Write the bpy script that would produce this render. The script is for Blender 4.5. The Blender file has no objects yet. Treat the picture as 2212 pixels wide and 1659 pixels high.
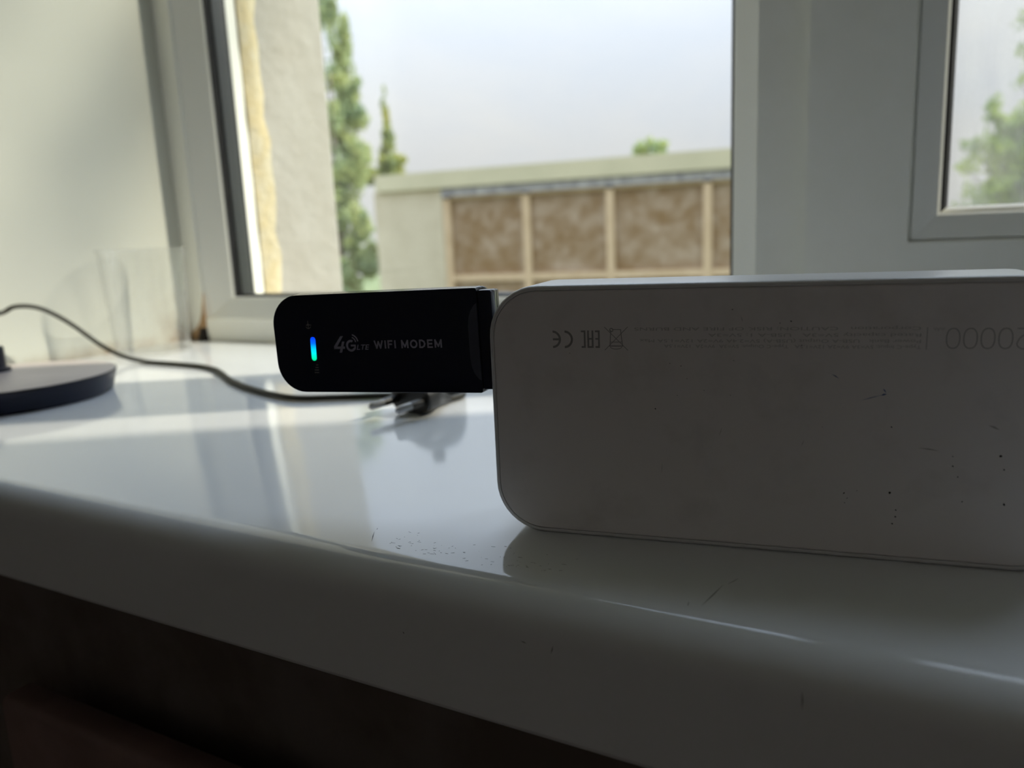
import bpy, bmesh, math, random
from mathutils import Vector, Matrix, Euler

S = 0.001                      # geometry below is written in millimetres
R = math.radians
random.seed(7)
scene = bpy.context.scene
col = scene.collection

# ------------------------------------------------------------------ camera
CAM = Vector((0.64089, -0.51497, 0.08859))
RT = Vector((0.87674, 0.47890, -0.04448)); UP = Vector((-0.05243, 0.18710, 0.98094)); FW = Vector((-0.47809, 0.85770, -0.18915))
cd = bpy.data.cameras.new('camera'); cam = bpy.data.objects.new('camera', cd); col.objects.link(cam)
m = Matrix((RT, UP, -FW)).transposed().to_4x4(); m.translation = CAM
cam.matrix_world = m
cd.sensor_fit = 'HORIZONTAL'; cd.sensor_width = 36.0; cd.lens = 36.0 * 1696.97 / 2212
cd.clip_start = 0.01; cd.clip_end = 300
cd.dof.use_dof = True; cd.dof.focus_distance = 0.232; cd.dof.aperture_fstop = 11.0
scene.camera = cam

# ------------------------------------------------------------------ view
scene.view_settings.view_transform = 'Standard'
scene.view_settings.look = 'None'
scene.view_settings.exposure = 0.42
scene.view_settings.gamma = 1.0
scene.view_settings.use_curve_mapping = False
scene.cycles.use_denoising = True
scene.cycles.max_bounces = 8
scene.cycles.use_adaptive_sampling = True
scene.cycles.adaptive_threshold = 0.04
scene.cycles.diffuse_bounces = 4
scene.cycles.glossy_bounces = 4
scene.cycles.transparent_max_bounces = 40
scene.cycles.transmission_bounces = 10
scene.cycles.sample_clamp_indirect = 4.0
scene.cycles.caustics_reflective = False
scene.cycles.caustics_refractive = False

# ------------------------------------------------------------------ sky (hazy white cloud)
world = bpy.data.worlds.new('sky'); scene.world = world; world.use_nodes = True
nt = world.node_tree; nt.nodes.clear()
def N(t, kind, **kw):
    n = t.nodes.new(kind)
    for k, v in kw.items():
        if k in n.inputs: n.inputs[k].default_value = v
        else: setattr(n, k, v)
    return n
out = N(nt, 'ShaderNodeOutputWorld'); bg = N(nt, 'ShaderNodeBackground', Strength=1.0)
tc = N(nt, 'ShaderNodeTexCoord'); mp = N(nt, 'ShaderNodeMapping'); mp.inputs['Scale'].default_value = (1.0, 1.0, 2.2)
nz = N(nt, 'ShaderNodeTexNoise', Scale=3.2, Detail=5.0, Roughness=0.55, Distortion=0.4)
rp = N(nt, 'ShaderNodeValToRGB')                     # thin broken cloud
rp.color_ramp.elements[0].position = 0.32; rp.color_ramp.elements[0].color = (0.90, 0.95, 1.02, 1)
rp.color_ramp.elements[1].position = 0.66; rp.color_ramp.elements[1].color = (1.03, 1.03, 1.02, 1)
nt.links.new(tc.outputs['Generated'], mp.inputs['Vector']); nt.links.new(mp.outputs[0], nz.inputs['Vector']); nt.links.new(nz.outputs[0], rp.inputs[0])
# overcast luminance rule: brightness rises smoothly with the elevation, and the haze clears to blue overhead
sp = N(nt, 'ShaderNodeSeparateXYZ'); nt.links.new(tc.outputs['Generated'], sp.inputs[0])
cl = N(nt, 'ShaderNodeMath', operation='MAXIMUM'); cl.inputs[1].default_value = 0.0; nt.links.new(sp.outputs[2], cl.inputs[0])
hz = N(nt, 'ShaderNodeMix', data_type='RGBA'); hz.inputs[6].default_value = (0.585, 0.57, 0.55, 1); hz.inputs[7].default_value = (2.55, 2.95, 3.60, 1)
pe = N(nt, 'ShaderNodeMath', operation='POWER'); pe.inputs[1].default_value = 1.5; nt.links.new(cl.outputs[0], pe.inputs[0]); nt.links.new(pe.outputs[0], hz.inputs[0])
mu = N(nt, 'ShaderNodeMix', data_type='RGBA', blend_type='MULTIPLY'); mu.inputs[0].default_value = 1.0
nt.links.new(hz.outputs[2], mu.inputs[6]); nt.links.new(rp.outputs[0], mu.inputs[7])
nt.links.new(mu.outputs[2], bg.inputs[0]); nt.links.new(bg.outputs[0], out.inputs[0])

# ------------------------------------------------------------------ sun, from beyond the right of the window
SUN = Vector((0.838, 0.545, 0.79)).normalized()
sd = bpy.data.lights.new('sun', 'SUN'); sd.energy = 4.8; sd.color = (1.0, 0.92, 0.75); sd.angle = R(1.2)
sun = bpy.data.objects.new('sun', sd); col.objects.link(sun)
sun.rotation_euler = (-SUN).to_track_quat('-Z', 'Y').to_euler()
sun.location = SUN * 30

# ================================================================== materials
def mat(name):
    m_ = bpy.data.materials.new(name); m_.use_nodes = True
    t = m_.node_tree; b = t.nodes['Principled BSDF']
    return m_, t, b
def simple(name, rgb, rough=0.5, metal=0.0, noise=None, bump=None, spec=0.5):
    m_, t, b = mat(name)
    b.inputs['Base Color'].default_value = (*rgb, 1); b.inputs['Roughness'].default_value = rough
    b.inputs['Metallic'].default_value = metal; b.inputs['Specular IOR Level'].default_value = spec
    tcn = N(t, 'ShaderNodeTexCoord')
    if noise:
        sc, rgb2, lo, hi = noise
        n = N(t, 'ShaderNodeTexNoise', Scale=sc, Detail=5.0, Roughness=0.6); t.links.new(tcn.outputs['Object'], n.inputs['Vector'])
        r = N(t, 'ShaderNodeValToRGB'); r.color_ramp.elements[0].position = lo; r.color_ramp.elements[1].position = hi
        r.color_ramp.elements[0].color = (*rgb, 1); r.color_ramp.elements[1].color = (*rgb2, 1)
        t.links.new(n.outputs[0], r.inputs[0]); t.links.new(r.outputs[0], b.inputs['Base Color'])
    if bump:
        sc, st, dist = bump
        n = N(t, 'ShaderNodeTexNoise', Scale=sc, Detail=4.0); t.links.new(tcn.outputs['Object'], n.inputs['Vector'])
        bp = N(t, 'ShaderNodeBump', Strength=st, Distance=dist); t.links.new(n.outputs[0], bp.inputs['Height'])
        t.links.new(bp.outputs[0], b.inputs['Normal'])
    return m_
def glass(name, dirt=0.0, tint=(0.99, 0.995, 0.992), gloss_ior=1.45):
    m_, t, b = mat(name); t.nodes.remove(b); o = t.nodes['Material Output']
    tr = N(t, 'ShaderNodeBsdfTransparent', Color=(*tint, 1)); gl = N(t, 'ShaderNodeBsdfGlossy', Roughness=0.02)
    lw = N(t, 'ShaderNodeLayerWeight', Blend=0.5); pw_ = N(t, 'ShaderNodeMath', operation='POWER'); pw_.inputs[1].default_value = 5.0
    fr = N(t, 'ShaderNodeMapRange'); fr.inputs['To Min'].default_value = ((gloss_ior - 1) / (gloss_ior + 1)) ** 2   # Schlick's rule, the same on both faces
    mx = N(t, 'ShaderNodeMixShader')
    t.links.new(lw.outputs['Facing'], pw_.inputs[0]); t.links.new(pw_.outputs[0], fr.inputs['Value'])
    t.links.new(fr.outputs[0], mx.inputs[0]); t.links.new(tr.outputs[0], mx.inputs[1]); t.links.new(gl.outputs[0], mx.inputs[2])
    last = mx
    if dirt:
        tcn = N(t, 'ShaderNodeTexCoord'); mpn = N(t, 'ShaderNodeMapping'); mpn.inputs['Scale'].default_value = (60, 60, 14)
        t.links.new(tcn.outputs['Object'], mpn.inputs['Vector'])
        n = N(t, 'ShaderNodeTexNoise', Scale=1.0, Detail=5.0, Distortion=0.8); t.links.new(mpn.outputs[0], n.inputs['Vector'])
        r = N(t, 'ShaderNodeMapRange'); r.inputs['From Min'].default_value = 0.40; r.inputs['From Max'].default_value = 0.75
        r.inputs['To Min'].default_value = dirt * 0.25; r.inputs['To Max'].default_value = dirt
        t.links.new(n.outputs[0], r.inputs['Value'])
        df = N(t, 'ShaderNodeBsdfTranslucent', Color=(0.85, 0.86, 0.84, 1)); mx2 = N(t, 'ShaderNodeMixShader')
        t.links.new(r.outputs[0], mx2.inputs[0]); t.links.new(mx.outputs[0], mx2.inputs[1]); t.links.new(df.outputs[0], mx2.inputs[2]); last = mx2
    t.links.new(last.outputs[0], o.inputs[0])
    return m_
def leaf_mat(name, c1, c2):
    m_, t, b = mat(name); o = t.nodes['Material Output']
    tcn = N(t, 'ShaderNodeTexCoord'); n = N(t, 'ShaderNodeTexNoise', Scale=2.5, Detail=3.0); t.links.new(tcn.outputs['Object'], n.inputs['Vector'])
    r = N(t, 'ShaderNodeValToRGB'); r.color_ramp.elements[0].position = 0.35; r.color_ramp.elements[1].position = 0.65
    r.color_ramp.elements[0].color = (*c1, 1); r.color_ramp.elements[1].color = (*c2, 1); t.links.new(n.outputs[0], r.inputs[0])
    t.links.new(r.outputs[0], b.inputs['Base Color']); b.inputs['Roughness'].default_value = 0.6
    tl = N(t, 'ShaderNodeBsdfTranslucent'); t.links.new(r.outputs[0], tl.inputs[0])
    mx = N(t, 'ShaderNodeMixShader'); mx.inputs[0].default_value = 0.5
    t.links.new(b.outputs[0], mx.inputs[1]); t.links.new(tl.outputs[0], mx.inputs[2]); t.links.new(mx.outputs[0], o.inputs[0])
    return m_

M = {}
# white PVC window sill: glossy, faintly streaked
def sill_mat():
    m_, t, b = mat('white_pvc_sill')
    b.inputs['Base Color'].default_value = (0.905, 0.92, 0.93, 1); b.inputs['IOR'].default_value = 1.5
    tcn = N(t, 'ShaderNodeTexCoord')
    n = N(t, 'ShaderNodeTexNoise', Scale=26.0, Detail=5.0); t.links.new(tcn.outputs['Object'], n.inputs['Vector'])
    r = N(t, 'ShaderNodeMapRange'); r.inputs['To Min'].default_value = 0.045; r.inputs['To Max'].default_value = 0.12
    t.links.new(n.outputs[0], r.inputs['Value']); t.links.new(r.outputs[0], b.inputs['Roughness'])
    mpn = N(t, 'ShaderNodeMapping'); mpn.inputs['Scale'].default_value = (25, 420, 420); mpn.inputs['Rotation'].default_value = (0, 0, R(22))
    t.links.new(tcn.outputs['Object'], mpn.inputs['Vector'])
    n2 = N(t, 'ShaderNodeTexNoise', Scale=1.0, Detail=3.0); t.links.new(mpn.outputs[0], n2.inputs['Vector'])
    bp = N(t, 'ShaderNodeBump', Strength=0.02, Distance=0.0004); t.links.new(n2.outputs[0], bp.inputs['Height']); t.links.new(bp.outputs[0], b.inputs['Normal'])
    return m_
M['sill'] = sill_mat()
M['pvc'] = simple('white_pvc_frame', (0.92, 0.92, 0.85), 0.32, noise=(30, (0.90, 0.90, 0.82), 0.45, 0.7))
M['bead'] = simple('white_pvc_bead', (0.93, 0.93, 0.87), 0.3)
M['gasket'] = simple('black_rubber_gasket', (0.012, 0.012, 0.014), 0.55, noise=(60, (0.02, 0.02, 0.02), 0.4, 0.6))
M['spacer'] = simple('dark_spacer', (0.02, 0.024, 0.026), 0.4)
M['pane'] = glass('window_glass', 0.0)
M['pane_dirty'] = glass('window_glass_smeared', 0.12, (0.93, 0.933, 0.933))
M['foam'] = simple('yellowed_foam', (0.50, 0.42, 0.25), 0.9, noise=(50, (0.52, 0.47, 0.34), 0.4, 0.65), bump=(120, 0.6, 0.004))
# painted plaster of the reveal, with brown damp stains along the bottom and in the corner
def reveal_mat():
    m_, t, b = mat('reveal_plaster'); b.inputs['Roughness'].default_value = 0.55
    tcn = N(t, 'ShaderNodeTexCoord'); sx = N(t, 'ShaderNodeSeparateXYZ'); t.links.new(tcn.outputs['Object'], sx.inputs[0])
    n = N(t, 'ShaderNodeTexNoise', Scale=38.0, Detail=4.0); t.links.new(tcn.outputs['Object'], n.inputs['Vector'])
    def mr(sock, a, b_, c, d):
        r = N(t, 'ShaderNodeMapRange'); r.inputs['From Min'].default_value = a; r.inputs['From Max'].default_value = b_
        r.inputs['To Min'].default_value = c; r.inputs['To Max'].default_value = d; t.links.new(sock, r.inputs['Value']); return r.outputs[0]
    def ma(op, a, b_):
        x = N(t, 'ShaderNodeMath', operation=op)
        for i, v in enumerate((a, b_)):
            if isinstance(v, (int, float)): x.inputs[i].default_value = v
            else: t.links.new(v, x.inputs[i])
        return x.outputs[0]
    corner = ma('MULTIPLY', mr(sx.outputs[1], -0.045, -0.004, 0, 1), mr(sx.outputs[2], 0.05, 0.002, 0, 1))
    foot = ma('MULTIPLY', mr(sx.outputs[2], 0.012, 0.0, 0, 1), 0.55)
    st = ma('MULTIPLY', ma('MAXIMUM', corner, foot), mr(n.outputs[0], 0.35, 0.62, 0.1, 1.3))
    mx = N(t, 'ShaderNodeMix', data_type='RGBA'); mx.clamp_factor = True
    t.links.new(st, mx.inputs[0]); mx.inputs[6].default_value = (0.58, 0.59, 0.53, 1); mx.inputs[7].default_value = (0.20, 0.10, 0.03, 1)
    t.links.new(mx.outputs[2], b.inputs['Base Color'])
    return m_
M['reveal'] = reveal_mat()
M['exterior'] = simple('exterior_plaster', (0.365, 0.352, 0.32), 0.85, noise=(14, (0.325, 0.308, 0.27), 0.42, 0.68), bump=(60, 0.5, 0.004))
M['wall'] = simple('room_wall_paint', (0.66, 0.62, 0.60), 0.8, noise=(3, (0.61, 0.57, 0.55), 0.4, 0.6))
M['wall_warm'] = simple('room_wall_warm', (0.62, 0.46, 0.42), 0.8, noise=(3, (0.56, 0.41, 0.375), 0.4, 0.6))
M['under'] = simple('wall_shade_under_sill', (0.20, 0.17, 0.15), 0.85, noise=(20, (0.15, 0.12, 0.10), 0.4, 0.6))  # wall colour darkened to hold the shade below the sill
M['floor'] = simple('dark_floor', (0.16, 0.11, 0.085), 0.6, noise=(6, (0.20, 0.14, 0.11), 0.4, 0.6))
M['ceil'] = simple('ceiling_paint', (0.76, 0.75, 0.73), 0.9, noise=(4, (0.72, 0.71, 0.69), 0.4, 0.6))
M['radiator'] = simple('radiator_enamel', (0.30, 0.20, 0.18), 0.45, noise=(25, (0.24, 0.16, 0.14), 0.4, 0.6))
M['bank'] = simple('white_plastic_case', (0.86, 0.82, 0.805), 0.42, noise=(55, (0.75, 0.71, 0.69), 0.52, 0.80))
M['bank_edge'] = simple('white_plastic_rim', (0.76, 0.75, 0.74), 0.30)
M['seam'] = simple('dark_seam_line', (0.03, 0.03, 0.03), 0.8)  # dark colour for a seam line
M['print'] = simple('grey_print', (0.33, 0.32, 0.315), 0.6)
M['print_faint'] = simple('faint_grey_print', (0.54, 0.525, 0.51), 0.6)
M['grime'] = simple('dark_grime', (0.015, 0.012, 0.01), 0.8)
M['rust'] = simple('rusty_stain', (0.36, 0.21, 0.09), 0.8, noise=(70, (0.55, 0.40, 0.25), 0.4, 0.65))
M['smudge'] = simple('grey_smudge', (0.50, 0.47, 0.45), 0.7)
M['scratch'] = simple('dark_scratch', (0.26, 0.26, 0.27), 0.7)
M['ink'] = simple('blue_ink', (0.05, 0.10, 0.30), 0.6)
M['modem'] = simple('black_gloss_plastic', (0.011, 0.015, 0.030), 0.16)
M['modem_back'] = simple('black_satin_plastic', (0.006, 0.007, 0.011), 0.22)
M['notch'] = simple('dark_grey_notch', (0.055, 0.06, 0.085), 0.45)
M['mprint'] = simple('pale_grey_print', (0.32, 0.31, 0.40), 0.6)
M['mprint_dim'] = simple('dim_grey_print', (0.09, 0.09, 0.10), 0.6)
M['steel'] = simple('nickel_steel', (0.38, 0.38, 0.39), 0.3, metal=1.0)
M['rubber'] = simple('black_cord_rubber', (0.018, 0.017, 0.008), 0.5)
M['plug'] = simple('black_plug_plastic', (0.018, 0.018, 0.018), 0.42)
M['disc_side'] = simple('navy_black_side', (0.003, 0.005, 0.018), 0.35, spec=0.3)
M['disc_top'] = simple('sunlit_grey_top', (0.60, 0.52, 0.49), 0.4, noise=(30, (0.54, 0.47, 0.44), 0.4, 0.65))  # part of the sunlight on the top is put into its colour
M['bottle'] = simple('grey_bottle', (0.24, 0.27, 0.30), 0.3)
M['bottle_cap'] = simple('bottle_cap', (0.34, 0.36, 0.38), 0.2)
M['cup'] = glass('clear_plastic', 0.14, (0.99, 0.99, 0.99), 1.22)
M['fascia'] = simple('fascia_concrete', (0.57, 0.51, 0.345), 0.85, noise=(1.2, (0.52, 0.47, 0.315), 0.4, 0.65))
M['pier'] = simple('pier_plaster', (0.57, 0.49, 0.355), 0.9, noise=(1.6, (0.48, 0.405, 0.285), 0.42, 0.7))
M['wood'] = simple('tan_wood_frame', (0.60, 0.44, 0.28), 0.7, noise=(3, (0.53, 0.38, 0.23), 0.4, 0.65))
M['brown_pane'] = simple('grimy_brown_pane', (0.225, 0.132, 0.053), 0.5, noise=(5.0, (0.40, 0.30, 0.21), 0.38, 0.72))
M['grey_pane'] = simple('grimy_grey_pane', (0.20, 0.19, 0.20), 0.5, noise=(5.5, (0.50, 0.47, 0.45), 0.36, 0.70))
M['roof'] = simple('roof_felt', (0.10, 0.10, 0.10), 0.9)
M['ground'] = simple('grass_ground', (0.10, 0.14, 0.05), 0.95, noise=(0.8, (0.16, 0.19, 0.08), 0.4, 0.6))
M['leaf_a'] = leaf_mat('poplar_leaf', (0.31, 0.41, 0.23), (0.52, 0.56, 0.23))
M['leaf_b'] = leaf_mat('yellow_green_leaf', (0.33, 0.39, 0.18), (0.56, 0.55, 0.12))
M['leaf_c'] = leaf_mat('maple_leaf', (0.14, 0.26, 0.10), (0.46, 0.56, 0.07))
M['bark'] = simple('bark', (0.10, 0.075, 0.05), 0.9, noise=(12, (0.15, 0.12, 0.09), 0.4, 0.6))

m_, t_, b_ = mat('fill_blind_cloth'); tl_ = N(t_, 'ShaderNodeBsdfTranslucent', Color=(0.185, 0.178, 0.182, 1)); t_.links.new(tl_.outputs[0], t_.nodes['Material Output'].inputs[0]); M['blind'] = m_  # cloth of the added side window, sets how much fill light it gives

# LED strip: lit, blue at the top running to green at the bottom
def led_mat():
    m_, t, b = mat('lit_led'); tcn = N(t, 'ShaderNodeTexCoord'); sx = N(t, 'ShaderNodeSeparateXYZ'); t.links.new(tcn.outputs['Object'], sx.inputs[0])
    r = N(t, 'ShaderNodeMapRange'); r.inputs['From Min'].default_value = 0.0107; r.inputs['From Max'].default_value = 0.0188; t.links.new(sx.outputs[2], r.inputs['Value'])
    c = N(t, 'ShaderNodeValToRGB'); e = c.color_ramp.elements
    e[0].position = 0.0; e[0].color = (0.0, 0.62, 0.16, 1); e[1].position = 1.0; e[1].color = (0.0, 0.02, 1.0, 1)
    for p_, cc in ((0.22, (0.0, 0.80, 0.55, 1)), (0.48, (0.0, 0.60, 1.0, 1)), (0.72, (0.0, 0.12, 1.0, 1))):
        x = e.new(p_); x.color = cc
    t.links.new(r.outputs[0], c.inputs[0]); t.links.new(c.outputs[0], b.inputs['Emission Color']); b.inputs['Emission Strength'].default_value = 1.0
    b.inputs['Base Color'].default_value = (0.02, 0.02, 0.03, 1)
    return m_
M['led'] = led_mat()

# ================================================================== helpers
def link(name, verts, faces, material, parent=None, smooth=False, scale=S):
    me = bpy.data.meshes.new(name); me.from_pydata([tuple(c * scale for c in v) for v in verts], [], faces)
    bm = bmesh.new(); bm.from_mesh(me); bmesh.ops.recalc_face_normals(bm, faces=bm.faces); bm.to_mesh(me); bm.free()
    if smooth is True:
        for p_ in me.polygons: p_.use_smooth = True
    elif smooth:
        for p_ in me.polygons: p_.use_smooth = True
        me.set_sharp_from_angle(angle=R(smooth))
    me.materials.append(M[material]); o = bpy.data.objects.new(name, me); col.objects.link(o)
    if parent: o.parent = parent
    return o
def tag(o, label, cat=None, group=None, kind=None):
    o['label'] = label
    if cat: o['category'] = cat
    if group: o['group'] = group
    if kind: o['kind'] = kind
    return o
def empty(name, loc=(0, 0, 0), rot=(0, 0, 0)):
    o = bpy.data.objects.new(name, None); col.objects.link(o); o.empty_display_size = 0.02
    o.location = [c * S for c in loc]; o.rotation_euler = rot
    return o
class MB:
    def __init__(s): s.v = []; s.f = []
    def add(s, v, f):
        k = len(s.v); s.v += [tuple(x) for x in v]; s.f += [tuple(i + k for i in q) for q in f]; return s
    def box(s, x0, x1, y0, y1, z0, z1):
        return s.add([(x, y, z) for x in (x0, x1) for y in (y0, y1) for z in (z0, z1)],
                     [(0, 1, 3, 2), (4, 6, 7, 5), (0, 4, 5, 1), (2, 3, 7, 6), (0, 2, 6, 4), (1, 5, 7, 3)])
    def rings(s, rings, cap0=True, cap1=True):
        n = len(rings[0]); k = len(s.v)
        for r in rings: s.v += [tuple(p_) for p_ in r]
        for i in range(len(rings) - 1):
            for j in range(n):
                a = k + i * n + j; b = k + i * n + (j + 1) % n; s.f.append((a, b, b + n, a + n))
        if cap0: s.f.append(tuple(range(k, k + n)))
        if cap1: s.f.append(tuple(range(k + (len(rings) - 1) * n, k + len(rings) * n)))
        return s
    def lathe(s, prof, cx, cy, n=40, cap0=True, cap1=True):
        return s.rings([[(cx + r * math.cos(2 * math.pi * j / n), cy + r * math.sin(2 * math.pi * j / n), z) for j in range(n)] for r, z in prof], cap0, cap1)
    def tube(s, pts, rad, n=10):
        P = [Vector(p_) for p_ in pts]; rr = []
        prev = None
        for i, p_ in enumerate(P):
            t_ = (P[min(i + 1, len(P) - 1)] - P[max(i - 1, 0)]).normalized()
            a = (Vector((0, 0, 1)) if abs(t_.z) < 0.95 else Vector((1, 0, 0))) if prev is None else prev
            a = (a - t_ * a.dot(t_)).normalized(); prev = a; b = t_.cross(a)
            ra = rad[i] if isinstance(rad, (list, tuple)) else rad
            rr.append([p_ + (a * math.cos(2 * math.pi * j / n) + b * math.sin(2 * math.pi * j / n)) * ra for j in range(n)])
        return s.rings(rr)
    def build(s, name, material, parent=None, smooth=False, scale=S): return link(name, s.v, s.f, material, parent, smooth, scale)
def catmull(P, k=8):
    P = [Vector(p_) for p_ in P]; o = []
    for i in range(len(P) - 1):
        a, b, c, d = P[max(i - 1, 0)], P[i], P[i + 1], P[min(i + 2, len(P) - 1)]
        for j in range(k):
            t_ = j / k
            o.append(0.5 * ((2 * b) + (c - a) * t_ + (2 * a - 5 * b + 4 * c - d) * t_ ** 2 + (3 * b - 3 * c + d - a) * t_ ** 3))
    o.append(P[-1]); return o
def bars(parent, outer, start, prof, material, names=('stile', 'rail')):
    """four mitred bars; prof points are ('o', y) on the outer rectangle or (offset, y) inwards from the start rectangle"""
    def corner(k, p_):
        x0, x1, z0, z1 = outer if p_[0] == 'o' else (start[0] + p_[0], start[1] - p_[0], start[2] + p_[0], start[3] - p_[0])
        return ((x0, p_[1], z0), (x1, p_[1], z0), (x1, p_[1], z1), (x0, p_[1], z1))[k]
    obs = []
    for k in range(4):
        a = [corner(k, p_) for p_ in prof]; b = [corner((k + 1) % 4, p_) for p_ in prof]
        obs.append(MB().rings([a, b]).build(names[1] if k % 2 == 0 else names[0], material, parent))
    return obs

# ================================================================== the room and the wall around the window
st = lambda o, label, cat: tag(o, label, cat, kind='structure')
FZ, CZ = -900, 1750
mb = MB()
mb.box(-1500, 0, -305, 62, FZ, CZ); mb.box(1000, 2400, -305, 62, FZ, CZ); mb.box(0, 1000, -305, 62, 1300, CZ); mb.box(0, 1000, -305, 62, FZ, -38.6)
# joints between blocks are buried in the solid, only the opening shows
o = mb.build('wall_front', 'reveal'); st(o, 'thick cream plastered window wall with deep reveal and brown corner stain', 'wall')
o = MB().box(-1500, 2400, -306.5, -305.2, FZ, -38.8).build('wall_shade_under_sill', 'under'); st(o, 'dark strip of wall under the window sill, its shade put into the colour', 'wall')  # thin dark sheet laid on the wall to stand for shade
mb = MB()
def ragged(x, side):   # outer corner of the exterior plaster, slightly uneven
    vs = []; zs = [FZ - 3000] + [-200 + 45 * i for i in range(48)] + [3600]
    rnd = random.Random(3)
    ring = []
    for z in zs:
        d1 = rnd.uniform(-1.6, 1.6); d2 = rnd.uniform(-2.5, 1.0)
        ring.append([(x, 63, z), (x + side * d1 * 0.4, 171, z), (x - side * (3 + d2), 176 + d2, z), (x - side * 2600, 176, z), (x - side * 2600, 63, z)])
    return ring
mb.rings(ragged(45, 1)); mb.rings(ragged(992, -1))
mb.box(45, 992, 63, 176, 1290, 3600); mb.box(45, 992, 63, 176, FZ - 3000, -12)
o = mb.build('wall_outside', 'exterior'); st(o, 'weathered cream outer plaster reveal seen through the left pane', 'wall')
o = MB().box(-1500, 2400, -3900, 62, FZ - 60, FZ).build('floor', 'floor'); st(o, 'dark floor of the unlit room', 'floor')
o = MB().box(-1500, 2400, -3900, 62, CZ, CZ + 60).build('ceiling', 'ceil'); st(o, 'plain ceiling above the window', 'ceiling')
o = MB().box(-1560, -1500, -3900, 62, FZ, CZ).build('wall_left', 'wall'); st(o, 'dim pale side wall left of the window', 'wall')
mb = MB(); mb.box(2400, 2460, -3900, -3300, FZ, CZ); mb.box(2400, 2460, -1500, 62, FZ, CZ); mb.box(2400, 2460, -3300, -1500, FZ, 0); mb.box(2400, 2460, -3300, -1500, 1400, CZ)
o = mb.build('wall_right', 'wall_warm'); st(o, 'dim warm side wall right of the window', 'wall')
o = MB().box(-1560, 2460, -3960, -3900, FZ, CZ).build('wall_back', 'wall'); st(o, 'dim back wall of the room facing the window', 'wall')

# ------------------------------------------------------------------ window sill with rounded nose and scuffs
def sill():
    r = 11.0; prof = [(-0.4, 0.0), (-120, 0.0), (-240, 0.0)]
    for i in range(13):
        a = math.pi / 2 * i / 12; prof.append((-357 + r - r * math.sin(a), -r + r * math.cos(a)))
    prof += [(-357, -36.5)]
    for i in range(5):
        a = math.pi / 2 * i / 4; prof.append((-355 - 2 * math.cos(a), -36.5 - 2 * math.sin(a)))
    prof += [(-342, -38.5), (-342, -22), (-0.4, -22)]
    xs = [0.4] + [50 * i for i in range(1, 20)] + [999.6]
    return MB().rings([[(x, y, z) for y, z in prof] for x in xs])
ws = sill().build('window_sill', 'sill', smooth=35); st(ws, 'glossy white plastic window sill with a rounded front edge', 'window sill')
def sliver(mbx, p0, p1, w, nrm):
    p0, p1, nrm = Vector(p0), Vector(p1), Vector(nrm); t_ = (p1 - p0); q = nrm.cross(t_).normalized() * w / 2; mid = (p0 + p1) / 2 + q * 0.4
    h = nrm * 0.05
    mbx.add([p0 + h, mid - q + h, p1 + h, mid + q + h, p0, mid - q, p1, mid + q], [(0, 1, 2, 3), (0, 4, 5, 1), (1, 5, 6, 2), (2, 6, 7, 3), (3, 7, 4, 0)])
mb = MB(); up = (0, 0, 1); fr_ = (0, -1, 0)
for p0, p1, w in [((596.0, -331.1), (594.1, -344.0), 0.28), ((598.6, -326), (597, -330), 0.15), ((590.8, -343), (591.2, -345.5), 0.2), ((494.6, -342.8), (490.2, -335.9), 0.35), ((490, -334.5), (489.3, -333.2), 0.25)]:
    sliver(mb, (*p0, 0), (*p1, 0), w, up)
for p0, p1, w in [((618.9, -8.2), (619.0, -12.5), 0.3), ((515, -17.6), (515.4, -18.2), 0.4), ((552, -12), (553.6, -12.3), 0.3), ((561.0, -11.2), (560.3, -13.6), 0.3)]:
    sliver(mb, (p0[0], -357, p0[1]), (p1[0], -357, p1[1]), w, fr_)
rnd = random.Random(11)
for i in range(85):     # fine scuffs near the front edge, beside the power bank
    x = rnd.uniform(500, 556); y = rnd.triangular(-345, -330, -343) ; a = rnd.choice([0.5, 1.4, 1.0, 2.6]) + rnd.uniform(-0.5, 0.5); l = rnd.uniform(0.25, 1.5)
    if y < -345.3: continue
    sliver(mb, (x, y, 0), (x + l * math.cos(a), y + l * math.sin(a) * 0.6, 0), rnd.uniform(0.05, 0.11), up)
sc_ = mb.build('scratches', 'scratch', ws); sc_['kind'] = 'stuff'; sc_['label'] = 'fine dark scratches and scuffs on the white sill'

# ------------------------------------------------------------------ windows
w1 = empty('window_1', (0, 0, 0)); st(w1, 'fixed white framed left window pane with black rubber gasket', 'window')
OUT1 = (0.3, 565, 0.3, 1299.5); ST1 = (22, 533, 21, 1279); IN1 = (47, 515, 41, 1259)
bars(w1, OUT1, ST1, [('o', 0), (-1.0, 0), (0, 1.0), (0, 56), ('o', 56)], 'pvc', ('frame_stile', 'frame_rail'))
bars(w1, ST1, IN1, [('o', 44), (-2, 44), (-2, 56), ('o', 56)], 'pvc', ('outer_stile', 'outer_rail'))
bars(w1, ST1, IN1, [('o', 2.5), (-2.0, 15.5), (0, 18.5), (0, 20), ('o', 20)], 'bead', ('bead_stile', 'bead_rail'))
bars(w1, ST1, IN1, [(-1.4, 17.4), (0.2, 17.6), (1.4, 19.3), (1.4, 20.9), (-8, 20.9), (-8, 20.2), (0.1, 20.2)], 'gasket', ('gasket', 'gasket'))
bars(w1, ST1, IN1, [(-10, 25.2), (1.0, 25.2), (1.0, 39.6), (-10, 39.6)], 'spacer', ('spacer', 'spacer'))
X0, X1, Z0, Z1 = IN1[0] - 9, IN1[1] + 9, IN1[2] - 9, IN1[3] + 9
MB().box(X0, X1, 21.2, 25.0, Z0, Z1).build('pane', 'pane', w1); MB().box(X0, X1, 39.8, 43.6, Z0, Z1).build('pane', 'pane', w1)
w2 = empty('window_2', (565, 0, 0)); st(w2, 'white opening sash of the right window with mitred corner and smeared glass', 'window')
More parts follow.
